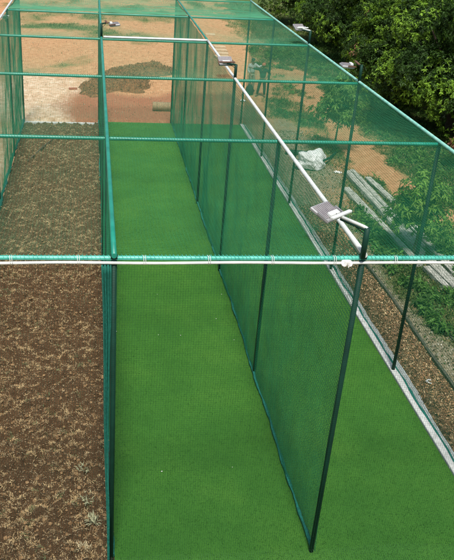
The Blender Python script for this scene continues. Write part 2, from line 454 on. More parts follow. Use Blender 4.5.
# spare length of net doubled over the rear bay
def spare_fn(u, v):
    s_ = np.sin(np.clip(v / 4.7, 0, 1) * PI)
    return np.stack([XF + u, 20.0 + v, H + .075 - .14 * s_ * (.4 + fbm(u * .6, v * .6, 0, 231))], -1)
tag(link('spare_net', net_mesh('spare_net', spare_fn, XR - XF, 4.7, (0, 0, 1), .045, .0019), M['cord_teal']),
    'doubled length of teal net lying over the rearmost roof bay', 'net')
# front net
def front_fn(u, v):
    w = fbm(u * .8, v * .4, 0, 241) - .5
    ju = (vnoise(u * 2, v * .8, 0, 243) - .5) * .03
    z = H - .05 - v + (vnoise(u * 1.4, v, 0, 245) - .5) * .03
    return np.stack([XF + u + ju, -.05 - .10 * w * sstep(0, 1, v) - np.maximum(.03 - z, 0) * .95, np.maximum(z, .03)], -1)
fnet = tag(link('front_net', net_mesh('front_net', front_fn, XR - XF, H + .55, (0, 1, 0), .034, .0012, .35, .0009), M['cord_dark']),
           'dark green net hanging from the front rail below the white pipe', 'net')

# ------------------------------------------------------------------ steel cage
cage = empty('practice_cage', (0, 0, 0), 'green steel pipe frame of the three lane practice net enclosure', 'cage')
def rail(p, q, r, mat, name='rail', sag=0.0):
    pts = [Vector(p).lerp(Vector(q), i / 24) + Vector((0, 0, -sag * math.sin(PI * i / 24))) for i in range(25)]
    return MB().tube(pts, r, 14).build(name, M[mat], cage, True)
LEAN = {}
for j, yq in enumerate(YS):
    for xl in (XF, XL, XC, XR):
        lean = random.uniform(-.02, .02)
        pm = MB().tube([(xl + lean, yq, -.1), (xl + lean * .5, yq, H * .5), (xl, yq, H - .005)], .038, 14)
        pm.build('post', M['dark_shaded_paint'], cage, True)
for j, yq in enumerate(YS):
    sg = .012
    rail((XF - .04, yq, H + .02), (XR + .04, yq, H + .02), .029 if j == 0 else .033, 'front_highlit' if j == 0 else 'teal_paint', 'cross_rail', sg)
# lengthwise rails: run over the cross rails
ZR = H + .075
rail((XL, -.06, ZR - .01), (XL, 24.76, ZR - .01), .034, 'teal_paint', 'lengthwise_rail', .01)
rail((XC, 15.0, ZR), (XC, 24.76, ZR), .030, 'teal_paint', 'lengthwise_rail')
rail((XC, -.06, ZR), (XC, 15.0, ZR), .034, 'white_paint', 'white_rail', .02)
rail((XL + .06, 15.0, ZR), (XC, 15.0, ZR), .034, 'white_paint', 'white_rail')
rail((XR, -.06, ZR), (XR, 24.76, ZR), .034, 'mint_highlit', 'lengthwise_rail', .012)
rail((XF, -.06, ZR), (XF, 24.76, ZR), .034, 'white_paint', 'white_rail')
for yq in YS:
    for xl in (XF, XL, XC, XR):
        cl = MB()
        cl.box((xl, yq, H + .03), (.085, .085, .05), None, .008)
        cl.tube([(xl - .052, yq, H + .035), (xl + .052, yq, H + .035)], .009, 6)
        cl.build('clamp', M['dark_shaded_paint'], cage)
# white pipe lashed under the front rail, with a rope knot by the centre post
wp = MB().tube([(XF - .05 + (XR - XF + .1) * i / 30, -.035 + .004 * math.sin(i), H - .040 + .004 * math.sin(i * .9)) for i in range(31)], .0190, 10).build('white_pipe', M['white_paint'], cage, True)
for i in range(12):
    xq = XF + .35 + i * .80
    MB().tube([(xq + .004 * k, -.02 + .05 * math.cos(k * 1.05), H - .008 + .062 * math.sin(k * 1.05)) for k in range(13)], .0032, 5).build('tie', M['white_rope'], wp, True)
kn = MB()
for k in range(7):
    kn.tube([(2.90 + .011 * k + .032 * math.cos(a), -.045 + .026 * math.sin(a), H - .040 + .030 * math.sin(a + k)) for a in np.linspace(0, 2 * PI, 12)], .012, 6)
kn.tube([(2.98, -.06, H - .05), (2.95, -.075, H - .08), (2.955, -.075, H - .10)], [.010, .008, .005], 6)
kn.build('rope_knot', M['white_rope'], wp, True)

# ------------------------------------------------------------------ floodlights
def floodlight(x0, y0, reach, width, tilt, yaw, label, style=0, post=.46, lyaw=None, drop=0):
    """Stands on the cage post at (x0,y0): stub post, arm, crossbar, housing."""
    root = empty('floodlight', (x0, y0, H + .05 - drop), label, 'floodlight', 'floodlights on the cage posts')
    MB().tube([(0, 0, 0), (0, 0, post * .5), (.0, 0, post)], .036, 12).build('stub_post', M['dark_shaded_paint'], root, True)
    a = Vector((math.cos(yaw), math.sin(yaw), 0)) ; s = Vector((-a.y, a.x, 0))
    e = a * reach + Vector((0, 0, post + .02))
    MB().tube([(0, 0, post - .01), Vector((0, 0, post)) + a * .05, e], .022, 10).build('arm', M['white_paint' if style == 0 else 'dark_shaded_paint'], root, True)
    if style == 0:
        am = MB().tube([Vector((0, 0, post - .035)), e - Vector((0, 0, .028))], .022, 8).build('arm_brace', M['dark_shaded_paint'], root, True)
    if lyaw is not None: a = Vector((math.cos(lyaw), math.sin(lyaw), 0)); s = Vector((-a.y, a.x, 0))
    bar = MB(); R3 = Matrix((s, a, Vector((0, 0, 1)))).transposed()
    bar.box(e + Vector((0, 0, .03)), (width * 1.15, .055, .03), R3, .006)
    bar.build('crossbar', M['white_paint' if style == 0 else 'rust'], root)
    # the housing hangs beyond the bar, tilted down towards the lane
    Rt = R3 @ Matrix.Rotation(-tilt, 3, 'X')
    c = e + a * (.28 * width / .42) * math.cos(tilt) - Vector((0, 0, .06 + .14 * math.sin(tilt)))
    hs = MB().box(c, (width, width * .86, .05), Rt, .012)
    ho = hs.build('housing', M['alu'], root)
    bp = MB().box(c + Rt @ Vector((0, .02 * width, .030)), (width * .86, width * .66, .014), Rt, .003)
    for k in range(9): bp.box(c + Rt @ Vector(((k - 4) * width * .095, .02 * width, .042)), (.007, width * .62, .012), Rt)
    bp.build('heat_sink', M['lamp_back'], ho)
    MB().box(c + Rt @ Vector((0, -width * .26, .055)), (width * .55, width * .20, .05), Rt, .008).build('driver_box', M['white_paint'], ho)
    MB().box(c + Rt @ Vector((0, 0, -.029)), (width * .86, width * .70, .012), Rt, .003).build('glass', M['lamp_glass'], ho)
    for sx in (-1, 1): MB().box(c + Rt @ Vector((sx * (width * .5 + .012), -.08, .03)), (.012, width * .55, .03), Rt).build('bracket', M['rust' if style else 'alu'], root)
    cb = MB().tube([c + Rt @ Vector((0, -.1, .07)), e + Vector((.02, 0, .0)), Vector((0.02, .04, post * .7)), Vector((.03, .03, 0))], .006, 6)
    cb.build('cable', M['hair'], root, True)
    return root
FL = [
    (XC - .03, -.06, .40, .36, -.37, math.radians(129), 'grey floodlight on the nearest centre post above the front rail', 0, .40),
    (XC, 10.0, .22, .34, -.55, math.radians(180), 'grey floodlight on the centre post midway along the white lengthwise rail', 1, .34, math.radians(95)),
    (XL, 15.0, .14, .36, -.12, math.radians(5), 'small floodlight reaching right from the post between soil lane and turf', 1, .40),
    (XR, 10.0, .12, .36, -.06, math.radians(176), 'floodlight with rusty crossbar on the right rail against the dark trees, lower one', 1, .42),
    (XR, 15.0, .26, .34, -.50, math.radians(150), 'pale floodlight on the right rail against the dark trees, higher one', 0, .42, math.radians(105)),
    (XF - .04, 20.0, .06, .30, -.35, math.radians(240), 'white floodlight at the far left rail by the photo edge', 0, .16, None, .42),
]
for a in FL: floodlight(*a)

# ------------------------------------------------------------------ foliage
def rosettes(C, D, L, W, nleaf, tones, droop=.5, spread=1.0, seed=0):
    """Leaf rosettes at C (n,3) facing D (n,3): nleaf folded leaves each. tones (n,3)."""
    r = np.random.default_rng(seed); n = len(C); N = n * nleaf
    D = D / (np.linalg.norm(D, axis=1, keepdims=True) + 1e-9)
    ref = np.where(np.abs(D[:, 2:3]) < .9, [[0, 0, 1.]], [[1., 0, 0]])
    A = np.cross(D, ref); A /= np.linalg.norm(A, axis=1, keepdims=True); B = np.cross(D, A)
    ang = (np.arange(nleaf)[None] * 2.4 + r.uniform(0, 6.28, (n, 1)) + r.normal(0, .3, (n, nleaf)))
    el = r.uniform(-.35, .95, (n, nleaf)) * spread
    rad = (A[:, None] * np.cos(ang)[..., None] + B[:, None] * np.sin(ang)[..., None])
    d = rad * np.cos(el)[..., None] + D[:, None] * np.sin(el)[..., None]
    d[..., 2] -= droop * .35
    d /= np.linalg.norm(d, axis=2, keepdims=True)
    side = np.cross(d, D[:, None] + r.normal(0, .35, (n, nleaf, 3))); side /= np.linalg.norm(side, axis=2, keepdims=True) + 1e-9
    up = np.cross(side, d)
    ln = (L * r.uniform(.65, 1.25, (n, nleaf)))[..., None]; wd = (W * r.uniform(.75, 1.25, (n, nleaf)))[..., None]
    c = C[:, None] + r.normal(0, L * .18, (n, nleaf, 3))
    tip = c + d * ln; tip[..., 2] -= droop * ln[..., 0] * .45
    midp = c + d * ln * .5; midp[..., 2] -= droop * ln[..., 0] * .08
    l_ = midp + side * wd * .5 + up * wd * .18; r_ = midp - side * wd * .5 + up * wd * .18
    V = np.stack([c, l_, tip, r_, midp], 2).reshape(-1, 3)
    i = np.arange(N) * 5
    F = np.concatenate([np.stack([i, i + 4, i + 2, i + 1], -1), np.stack([i, i + 3, i + 2, i + 4], -1)])
    tone = np.repeat(tones, nleaf, 0) * r.uniform(.7, 1.3, (N, 1))
    tone = np.concatenate([np.repeat(tone, 5, 0), np.ones((N * 5, 1))], 1)
    return V, F, tone

def limb_tube(mb, p0, p1, r0, r1, bend, k=6):
    p0, p1 = Vector(p0), Vector(p1); pts = []
    for i in range(k + 1):
        q = i / k; pts.append(p0.lerp(p1, q) + Vector(bend) * math.sin(PI * q))
    mb.tube(pts, [r0 + (r1 - r0) * i / k for i in range(k + 1)], 7)

DARK = np.array([.014, .036, .006]); MID = np.array([.045, .108, .011]); NEW_LIT = np.array([.24, .42, .035])  # leaf tones by age; highlights and dark gaps are pushed into them too
def tree_mesh(seed, R, Ht, nros):
    r = np.random.default_rng(seed)
    lobes = []
    for k in range(34):
        a = r.uniform(0, 2 * PI); q = r.uniform(0, 1) ** .5
        rr = R * .72 * q; zc = 1.0 + (Ht - 2.2) * (1 - q ** 2.2 * .75) * r.uniform(.22, 1.0)
        lobes.append((rr * math.cos(a), rr * math.sin(a), zc, r.uniform(.85, 1.5)))
    C = []; D = []; T = []
    for (lx, ly, lz, lr) in lobes:
        m_ = int(nros / 34)
        d = r.normal(0, 1, (m_, 3)); d[:, 2] += .35; d /= np.linalg.norm(d, axis=1, keepdims=True)
        # bunch the rosettes so gaps open between the bunches
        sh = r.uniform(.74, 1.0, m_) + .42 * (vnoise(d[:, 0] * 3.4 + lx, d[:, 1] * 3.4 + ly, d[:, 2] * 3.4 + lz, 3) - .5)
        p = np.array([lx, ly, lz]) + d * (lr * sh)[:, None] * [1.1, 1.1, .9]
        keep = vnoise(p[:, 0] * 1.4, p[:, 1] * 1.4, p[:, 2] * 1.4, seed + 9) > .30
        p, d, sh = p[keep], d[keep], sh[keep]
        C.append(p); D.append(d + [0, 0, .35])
        age = r.uniform(0, 1, len(p)); lit_flush = (vnoise(p[:, 0] * .9, p[:, 1] * .9, p[:, 2] * .9, seed + 2) > .47) & (sh > .86)
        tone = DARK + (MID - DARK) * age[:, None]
        tone = np.where(lit_flush[:, None], MID + (NEW_LIT - MID) * r.uniform(.1, 1, (len(p), 1)), tone)  # outer new leaves, brightened further as painted highlights
        T.append(tone)
    C = np.concatenate(C); D = np.concatenate(D); T = np.concatenate(T)
    C[:, 2] = np.maximum(C[:, 2], .25)
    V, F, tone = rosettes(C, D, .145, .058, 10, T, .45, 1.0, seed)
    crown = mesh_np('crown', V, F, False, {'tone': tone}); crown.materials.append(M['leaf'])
    # young pinkish leaves in a few spots
    k = 26; idx = r.choice(len(C), k, replace=False)
    far = np.linalg.norm(C[:, :2], axis=1) > R * .6; idx = np.array([i for i in r.permutation(np.where(far)[0])[:3]])
    cc = np.concatenate([C[i] + r.normal(0, .13, (7, 3)) for i in idx]); dd = np.concatenate([np.repeat(D[i][None], 7, 0) for i in idx])
    V, F, tone = rosettes(cc + dd * .12, dd, .20, .06, 8, np.repeat([[.42, .20, .14]], len(cc), 0), .7, 1.0, seed + 1)
    young = mesh_np('young_leaves', V, F, False, {'tone': tone}); young.materials.append(M['leaf'])
    tb = MB(); limb_tube(tb, (0, 0, -.2), (.1, .05, 1.5), .26, .17, (.08, .03, 0))
    for (lx, ly, lz, lr) in lobes[:18]: limb_tube(tb, (.1, .05, 1.3), (lx * .9, ly * .9, lz), .11, .025, (.1 * random.uniform(-1, 1), .1, .3))
    tm = bpy.data.meshes.new('trunk'); tm.from_pydata(tb.v, [], tb.f); tm.update(); tm.materials.append(M['bark'])
    return crown, young, tm
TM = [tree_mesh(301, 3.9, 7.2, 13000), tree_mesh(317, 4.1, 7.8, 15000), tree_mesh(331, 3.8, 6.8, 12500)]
def tree(x, y, sc, rz, v, label):
    root = empty('broadleaf_tree', (x, y, -.05), label, 'tree', 'trees along the right side of the ground')
    root.rotation_euler = (0, 0, rz); root.scale = (sc, sc, sc)
    for nm, me in zip(('crown', 'young_leaves', 'trunk'), TM[v]): link(nm, me, None, root)
    return root
TREES = [
    (17.0, 17.0, 1.00, .3, 0, 'dense leafy tree at the right edge, lowest in view behind the net'),
    (15.9, 24.2, 1.02, 2.1, 1, 'large dense tree with bright new leaf clusters at the right edge'),
    (16.4, 31.4, 1.00, 4.0, 2, 'dense dark tree behind the lower of the two right rail floodlights'),
    (17.0, 38.5, 1.02, 5.2, 0, 'dark leafy tree behind the higher right rail floodlight'),
    (17.2, 45.5, .95, 1.0, 1, 'dark tree beyond the rear right corner of the cage'),
    (16.6, 54.0, .95, 2.9, 2, 'farthest dark tree, partly hidden by the roof net at its rear right corner'),
    (24.0, 22.0, 1.15, 1.7, 2, 'tall dark tree in the second row at the right edge'),
    (24.5, 30.5, 1.15, .4, 0, 'tall dark tree of the second row in the upper right corner'),
    (24.8, 40.0, 1.15, 3.6, 1, 'tall dark tree of the second row near the top of the photo'),
    (25.0, 50.0, 1.15, 2.5, 0, 'tall dark tree of the second row at the top, behind the far trees'),
    (25.5, 61.0, 1.2, 5.5, 2, 'tallest faraway dark tree of the second row at the top edge'),
]
for a in TREES: tree(*a)

def sapling(x, y, R, Ht, z0, label, seed, tone, nros=230):
    r = np.random.default_rng(seed); root = empty('sapling', (x, y, -.03), label, 'sapling', 'saplings beyond the right net')
    lim = MB(); limb_tube(lim, (0, 0, -.1), (.05, .03, Ht * .72), .045, .022, (.04, .02, 0))
    C = []; D = []
    nb = 13
    for k in range(nb):
        a = k * 2.4 + r.uniform(-.3, .3); q = (k + .5) / nb; zz_ = z0 + (Ht - z0) * (q * .85)
        rr = R * (1 - .55 * q) * r.uniform(.75, 1.05)
        tip = np.array([rr * math.cos(a), rr * math.sin(a), zz_ + .25]); st = np.array([.04, .03, min(zz_ * .86, Ht * .72)])
        limb_tube(lim, st, tip, .018, .006, (0, 0, .14), 5)
        for s_ in np.linspace(.25, 1.0, nros // nb):
            C.append(st + (tip - st) * s_ + r.normal(0, .15, 3) + [0, 0, .14 * math.sin(PI * s_)]); D.append([math.cos(a) * .6, math.sin(a) * .6, .7])
    C = np.array(C); D = np.array(D)
    T = np.array(tone) * r.uniform(.6, 1.5, (len(C), 1))
    V, F, tn = rosettes(C, D, .17, .055, 10, T, .8, .9, seed)
    link('crown', mesh_np('crown', V, F, False, {'tone': tn}), M['leaf'], root)
    lim.build('trunk', M['bark'], root, True)
sapling(9.45, 21.0, 1.15, 3.0, 1.15, 'round bushy sapling between the dark figures and the white sack', 401, (.115, .225, .040), 620)
sapling(9.0, 11.0, 1.05, 2.35, .75, 'young tree with drooping leaves growing beside the concrete beams', 411, (.115, .225, .030), 430)

# ------------------------------------------------------------------ grass, straw, fibres
def blades(C, L, W, tone, lean=.6, seed=0):
    """One bent blade (2 quads -> 1 quad + tip) per point: here a 4-corner sliver."""
    r = np.random.default_rng(seed); n = len(C)
    a = r.uniform(0, 6.28, n); l = L * r.uniform(.6, 1.3, n); ln = lean * r.uniform(.3, 1.3, n)
    d = np.stack([np.cos(a) * np.sin(ln), np.sin(a) * np.sin(ln), np.cos(ln)], -1)
    b_ = a + PI / 2 + r.normal(0, .5, n); s = np.stack([np.cos(b_), np.sin(b_), 0 * b_], -1) * (W * r.uniform(.7, 1.3, n))[:, None]
    m_ = C + d * (l * .55)[:, None]; tip = C + d * l[:, None]; tip[:, 2] -= l * .15 * np.sin(ln)
    V = np.stack([C, m_ + s * .5, tip, m_ - s * .5], 1).reshape(-1, 3)
    i = np.arange(n) * 4; F = np.stack([i, i + 1, i + 2, i + 3], -1)
    tn = np.concatenate([np.repeat(tone, 4, 0), np.ones((n * 4, 1))], 1)
    return mesh_np('blades', V, F, False, {'tone': tn})

# grass where the ground is grassy
n = 360000
gx = np.concatenate([rng.uniform(7.2, 16.5, n // 2), rng.uniform(-7, 17, n // 2)]); gy = np.concatenate([rng.uniform(2, 40, n // 2), rng.uniform(25, 66, n // 2)])
gm = masks(gx, gy)[0]; keep = (gm + (fbm(gx * 2.2, gy * 2.2, 0, 71) - .5) * .7 - .22 * (gx < 6.5) > rng.uniform(.28, .85, n))
gx, gy = gx[keep], gy[keep]
k = rng.uniform(0, 1, (len(gx), 1)); tone = np.array([.045, .090, .016]) * (1 - k) + np.array([.160, .205, .055]) * k
dry = (rng.uniform(0, 1, len(gx)) < .20)[:, None]; tone = np.where(dry, [[.30, .24, .11]], tone)
me = blades(np.stack([gx, gy, ground_z(gx, gy) - .01], -1), .17, .030, tone, .95, 72)
tag(link('grass', me, M['grass']), kind='stuff')

# leafy ground cover right of the edging near the camera
n = 2600
wx = rng.uniform(7.9, 12.5, n); wy = rng.uniform(3.5, 14.5, n)
kp = (fbm(wx * .9, wy * .7, 0, 81) + .25 * sstep(9.0, 9.8, wx) * sstep(12, 9, wy) > .56) & ~((np.abs(wx - 9.15) < .55) & (wy > 8.6))
wx, wy = wx[kp], wy[kp]
C = np.stack([wx, wy, .05 + .16 * rng.uniform(0, 1, len(wx))], -1); D = rng.normal(0, .35, (len(wx), 3)) + [0, 0, 1]
V, F, tn = rosettes(C, D, .17, .07, 8, np.array([.075, .175, .028]) * rng.uniform(.5, 1.5, (len(wx), 1)), .5, .9, 82)
m2 = 13000; qx = rng.uniform(8.2, 16.5, m2); qy = rng.uniform(8, 46, m2)
qk = (masks(qx, qy)[0] + (fbm(qx * 1.1, qy * .9, 0, 83) - .5) * 1.6 > rng.uniform(.55, .95, m2)) & ~((np.abs(qx - 9.3) < .75) & (qy > 8.2) & (qy < 18.6)); qx, qy = qx[qk], qy[qk]
C = np.stack([qx, qy, .03 + .12 * rng.uniform(0, 1, len(qx))], -1); D = rng.normal(0, .4, (len(qx), 3)) + [0, 0, 1]
V2, F2, tn2 = rosettes(C, D, .17, .06, 6, np.array([.075, .155, .026]) * rng.uniform(.45, 1.7, (len(qx), 1)), .5, .9, 84)
tag(link('low_weeds', mesh_np('low_weeds', V2, F2, False, {'tone': tn2}), M['grass']), kind='stuff')
tag(link('ground_cover', mesh_np('ground_cover', V, F, False, {'tone': tn}), M['grass']), kind='stuff')

# dry straw tufts in the soil lane
nt_ = 5600
tx = rng.uniform(-3.1, -.05, nt_); ty = rng.uniform(-2.5, 24.1, nt_)
kp = fbm(tx * 1.6, ty * 1.6, 0, 91) + rng.uniform(-.2, .2, nt_) > .40; tx, ty = tx[kp], ty[kp]
nb = 22; cx_ = np.repeat(tx, nb) + rng.normal(0, .030, len(tx) * nb); cy_ = np.repeat(ty, nb) + rng.normal(0, .030, len(tx) * nb)
cx_ = np.clip(cx_, -3.14, .0)
cz = (fbm(cx_ * 2.2, cy_ * 2.2, 0, 41) - .5) * .10 + (vnoise(cx_ * 11, cy_ * 11, 0, 47) - .5) * .13 + (fbm(cx_ * 7, cy_ * 7, 0, 45) - .5) * .27 + .02
k = rng.uniform(0, 1, (len(tx), 1)); tone = np.repeat(np.array([.20, .115, .050]) * (1 - k) + np.array([.74, .56, .30]) * k, nb, 0)
gn = np.repeat(rng.uniform(0, 1, len(tx)) < .10, nb)[:, None]; tone = np.where(gn, [[.19, .22, .10]], tone)
me = blades(np.stack([cx_, cy_, cz], -1), .060, .0095, tone, 1.15, 92)
tag(link('dry_straw', me, M['straw']), kind='stuff')
# single stalks and roots lying everywhere between the tufts
n = 46000
lx_ = rng.uniform(-3.12, .02, n); ly_ = -2.6 + 26.7 * rng.uniform(0, 1, n) ** 1.1
lz_ = (fbm(lx_ * 2.2, ly_ * 2.2, 0, 41) - .5) * .10 + (vnoise(lx_ * 11, ly_ * 11, 0, 47) - .5) * .13 + (fbm(lx_ * 7, ly_ * 7, 0, 45) - .5) * .27 + .045
k = rng.uniform(0, 1, (n, 1)) ** 1.6; tone = np.array([.06, .036, .018]) * (1 - k) + np.array([.60, .48, .29]) * k
tag(link('loose_stalks', blades(np.stack([lx_, ly_, lz_], -1), .045, .009, tone, 1.45, 93), M['straw']), kind='stuff')
# fallen leaves, husks and crumbs on the brown strip and the bare ground
def litter(name, x, y, z, size, cols, seed):
    r = np.random.default_rng(seed); n = len(x); a = r.uniform(0, 6.28, n); tl = r.normal(0, .45, (n, 2)); l = size * r.uniform(.4, 1.4, n)
    d = np.stack([np.cos(a), np.sin(a), tl[:, 0]], -1) * l[:, None]; e = np.stack([-np.sin(a), np.cos(a), tl[:, 1]], -1) * (l * r.uniform(.3, .7, n))[:, None]
    c = np.stack([x, y, z + .012 + l * .25], -1)
    V = np.stack([c - d, c - e * .9, c + d, c + e], 1).reshape(-1, 3); i = np.arange(n) * 4; F = np.stack([i, i + 1, i + 2, i + 3], -1)
    tn = np.array(cols)[r.integers(0, len(cols), n)] * r.uniform(.6, 1.3, (n, 1)); tn = np.concatenate([np.repeat(tn, 4, 0), np.ones((n * 4, 1))], 1)
    tag(link(name, mesh_np(name, V, F, False, {'tone': tn}), M['straw']), kind='stuff')
n = 16000; lx_ = rng.uniform(6.42, 7.42, n); ly_ = rng.uniform(-1, 15, n)
litter('fallen_leaves', lx_, ly_, ground_z(lx_, ly_), .030, [(.06, .030, .014), (.14, .072, .034), (.27, .14, .065), (.40, .23, .11), (.55, .40, .22)], 94)
n = 9000; lx_ = rng.uniform(7.45, 9.4, n); ly_ = rng.uniform(1, 24, n)
litter('fallen_leaves', lx_, ly_, ground_z(lx_, ly_), .030, [(.04, .045, .02), (.09, .085, .045), (.20, .19, .12), (.05, .09, .02), (.42, .40, .32)], 97)
n = 22000; lx_ = rng.uniform(-9, 15, n); ly_ = rng.uniform(24.9, 62, n)
litter('fallen_leaves', lx_, ly_, ground_z(lx_, ly_), .026, [(.14, .09, .05), (.20, .15, .07), (.34, .22, .13), (.12, .13, .05), (.55, .42, .30)], 98)
# clods of earth
nc_ = 15000
bx = rng.uniform(-3.12, .0, nc_); by = rng.uniform(-2.5, 24, nc_); sz = .008 + .034 * rng.uniform(0, 1, nc_) ** 4
ph_ = (1 + 5 ** .5) / 2
ico = np.array([(-1, ph_, 0), (1, ph_, 0), (-1, -ph_, 0), (1, -ph_, 0), (0, -1, ph_), (0, 1, ph_), (0, -1, -ph_), (0, 1, -ph_), (ph_, 0, -1), (ph_, 0, 1), (-ph_, 0, -1), (-ph_, 0, 1)]) / 1.9
icf = np.array([(0, 11, 5), (0, 5, 1), (0, 1, 7), (0, 7, 10), (0, 10, 11), (1, 5, 9), (5, 11, 4), (11, 10, 2), (10, 7, 6), (7, 1, 8),
                (3, 9, 4), (3, 4, 2), (3, 2, 6), (3, 6, 8), (3, 8, 9), (4, 9, 5), (2, 4, 11), (6, 2, 10), (8, 6, 7), (9, 8, 1)])
V = (ico[None] * sz[:, None, None] * rng.uniform(.65, 1.25, (nc_, 12, 1)) * [1, 1, .75])
bz = (fbm(bx * 2.2, by * 2.2, 0, 41) - .5) * .10 + (vnoise(bx * 11, by * 11, 0, 47) - .5) * .13 + (fbm(bx * 7, by * 7, 0, 45) - .5) * .27 + .03
V = (V + np.stack([bx, by, bz], -1)[:, None]).reshape(-1, 3); F = (icf[None] + (np.arange(nc_) * 12)[:, None, None]).reshape(-1, 3)
tag(link('soil_clods', mesh_np('soil_clods', V, F), M['clod']), kind='stuff')

# turf fibres
n = 330000
u = rng.uniform(0, 1, n); fy = -2.5 + 27.0 * u ** 1.35; fx = rng.uniform(.08, 6.19, n)
k = rng.uniform(0, 1, (n, 1)); tone = np.array([.014, .085, .009]) * (1 - k) + np.array([.084, .272, .040]) * k
tag(link('turf_pile', blades(np.stack([fx, fy, 0 * fx + .010], -1), .030, .006, tone, .8, 95), M['grass']), kind='stuff')
# pale scraps blown onto the turf
sc_ = MB()
for q in range(10):
    X = random.uniform(.2, 6.1); Y = random.uniform(-.3, 9); s_ = random.uniform(.006, .014)
    sc_.box((X, Y, .035), (s_ * 1.6, s_, .006), Matrix.Rotation(random.uniform(0, 3), 3, 'Z'))
tag(sc_.build('leaf_litter', M['white_rope']), kind='stuff')

# weeds standing in the soil lane by the divider
WD = [(-.42, 1.55, 'pale weed tuft beside the gathered net, second from the bottom'), (-.33, .95, 'pale green weed tuft in the soil near the lower left edge of turf'),
      (-.27, .45, 'spreading weed tuft lowest in the soil beside the turf'), (-.55, 2.6, 'small pale weed tuft in the soil well above the others')]
WD = [(-.41, 2.05, 'topmost of the pale weed tufts in the soil by the turf edge'), (-.37, 1.30, 'pale weed tuft with side shoots, second from the top by the turf edge'),
      (-.27, .82, 'broad whitish weed tuft, third from the top by the turf edge'), (-.42, .22, 'lowest straw coloured weed tuft by the turf edge')]
for q, (X, Y, lab) in enumerate(WD):
    r = np.random.default_rng(500 + q); m_ = 46
    tone = np.array([.42, .42, .26]) * r.uniform(.6, 1.3, (m_, 1)) if q < 3 else np.array([.50, .42, .26]) * r.uniform(.6, 1.3, (m_, 1))
    o = link('weed', blades(np.concatenate([r.normal(0, .035, (m_, 2)), np.zeros((m_, 1))], 1), .14, .022, tone, 1.0, 510 + q), M['straw'])
    o.location = (X, Y, .04); tag(o, lab, 'weed', 'weeds in the soil lane')

# fallen branch on the soil
br_ = MB(); 
br_.tube([(-1.85, 21.6, .10), (-2.15, 20.6, .13), (-2.4, 19.7, .11), (-2.62, 18.9, .10)], [.012, .018, .022, .018], 7)
br_.tube([(-2.15, 20.6, .13), (-2.05, 20.2, .2)], [.012, .005], 6)
tag(br_.build('branch', M['bark'], None, True), 'thin dead branch lying across the straw in the soil lane', 'branch')

# ------------------------------------------------------------------ things beyond the cage
# mulch heap
pts = [(-1.0, 29.6), (-.75, 32.2), (.1, 34.3), (1.3, 35.9), (3.0, 36.7), (4.4, 36.4), (4.5, 34.8), (3.6, 33.6), (2.9, 31.6), (2.2, 30.2), (.8, 30.3), (-.2, 29.0)]
def inside_d(x, y):
    poly = pts + [pts[0]]; d = seg_d(x, y, poly); c = np.zeros(np.shape(x), bool)
    for (x0, y0), (x1, y1) in zip(poly[:-1], poly[1:]):
        c ^= ((y0 > y) != (y1 > y)) & (x < (x1 - x0) * (y - y0) / (y1 - y0 + 1e-12) + x0)
    return np.where(c, d, -d)
x, y, F = grid(-1.8, 5.2, 150, 28.2, 37.4, 190)
d = inside_d(x, y) + (fbm(x * 1.3, y * 1.3, 0, 97) - .5) * .7
hz = sstep(0, .9, d) * .26 * (.4 + 1.2 * fbm(x * 1.4, y * 1.4, 0, 98)) + sstep(0, .3, d) * ((fbm(x * 4, y * 4, 0, 99) - .3) * .30) - .10 * (d < 0.02)
hz -= .45 * blob(x, y, 3.2, 33.2, 1.3, 1.3) * (d > 0) * fbm(x * 2, y * 2, 0, 90)
o = link('mulch_heap', mesh_np('mulch_heap', np.stack([x, y, hz], -1)[:, :], F, False), M['heap'])
tag(o, 'low dark heap of mulch spread on the red earth behind the turf', 'heap')
hx = rng.uniform(-1.2, 4.6, 9000); hy = rng.uniform(28.8, 36.8, 9000); kp = (inside_d(hx, hy) > .1) & (blob(hx, hy, 3.1, 33.4, 1.2, 1.4) < .6); hx, hy = hx[kp], hy[kp]
k = rng.uniform(0, 1, (len(hx), 1))
hzz = sstep(0, .9, inside_d(hx, hy)) * .26 * (.4 + 1.2 * fbm(hx * 1.4, hy * 1.4, 0, 98)) + (fbm(hx * 4, hy * 4, 0, 99) - .3) * .30 - .01
link('loose_stalks', blades(np.stack([hx, hy, hzz], -1), .11, .035, np.array([.030, .013, .005]) * (1 - k) + np.array([.34, .19, .08]) * k, 1.4, 96), M['straw'], o)

# rolled mat
rm = empty('rolled_mat', (2.92, 26.75, .19), 'rolled up straw coloured mat lying on red earth behind the turf', 'mat')
pt = []
V = []; F = []
nl_, nr_ = 14, 56
for i in range(nr_ + 1):
    th = i / nr_ * 2 * PI * 3.5; rr = .20 - .15 * i / nr_ + .004 * math.sin(th * 3)
    for k in range(nl_ + 1): V.append((-.45 + .9 * k / nl_, rr * math.cos(th), rr * math.sin(th) + .004 * math.sin(k * 2)))
for i in range(nr_):
    for k in range(nl_): F.append((i * (nl_ + 1) + k, i * (nl_ + 1) + k + 1, (i + 1) * (nl_ + 1) + k + 1, (i + 1) * (nl_ + 1) + k))
o = link('roll', mesh_np('roll', V, F, True), M['straw_mat'], rm); s_ = o.modifiers.new('t', 'SOLIDIFY'); s_.thickness = .022
o = MB().tube([(-.43, 0, 0), (.43, 0, 0)], .06, 12).build('core', M['mat_end'], rm, True)
for k in (-.25, .25): MB().tube([(k, .215 * math.cos(a), .215 * math.sin(a)) for a in np.linspace(0, 2 * PI, 20)], .008, 5).build('tie', M['mat_end'], rm, True)
rm.rotation_euler = (0, 0, math.radians(-4))

tag(MB().box((-1.25, 30.5, .03), (.42, .14, .10), Matrix.Rotation(.1, 3, 'Z'), .012).build('brick', M['brick']), 'single red brick on pale earth left of the mulch heap', 'brick')

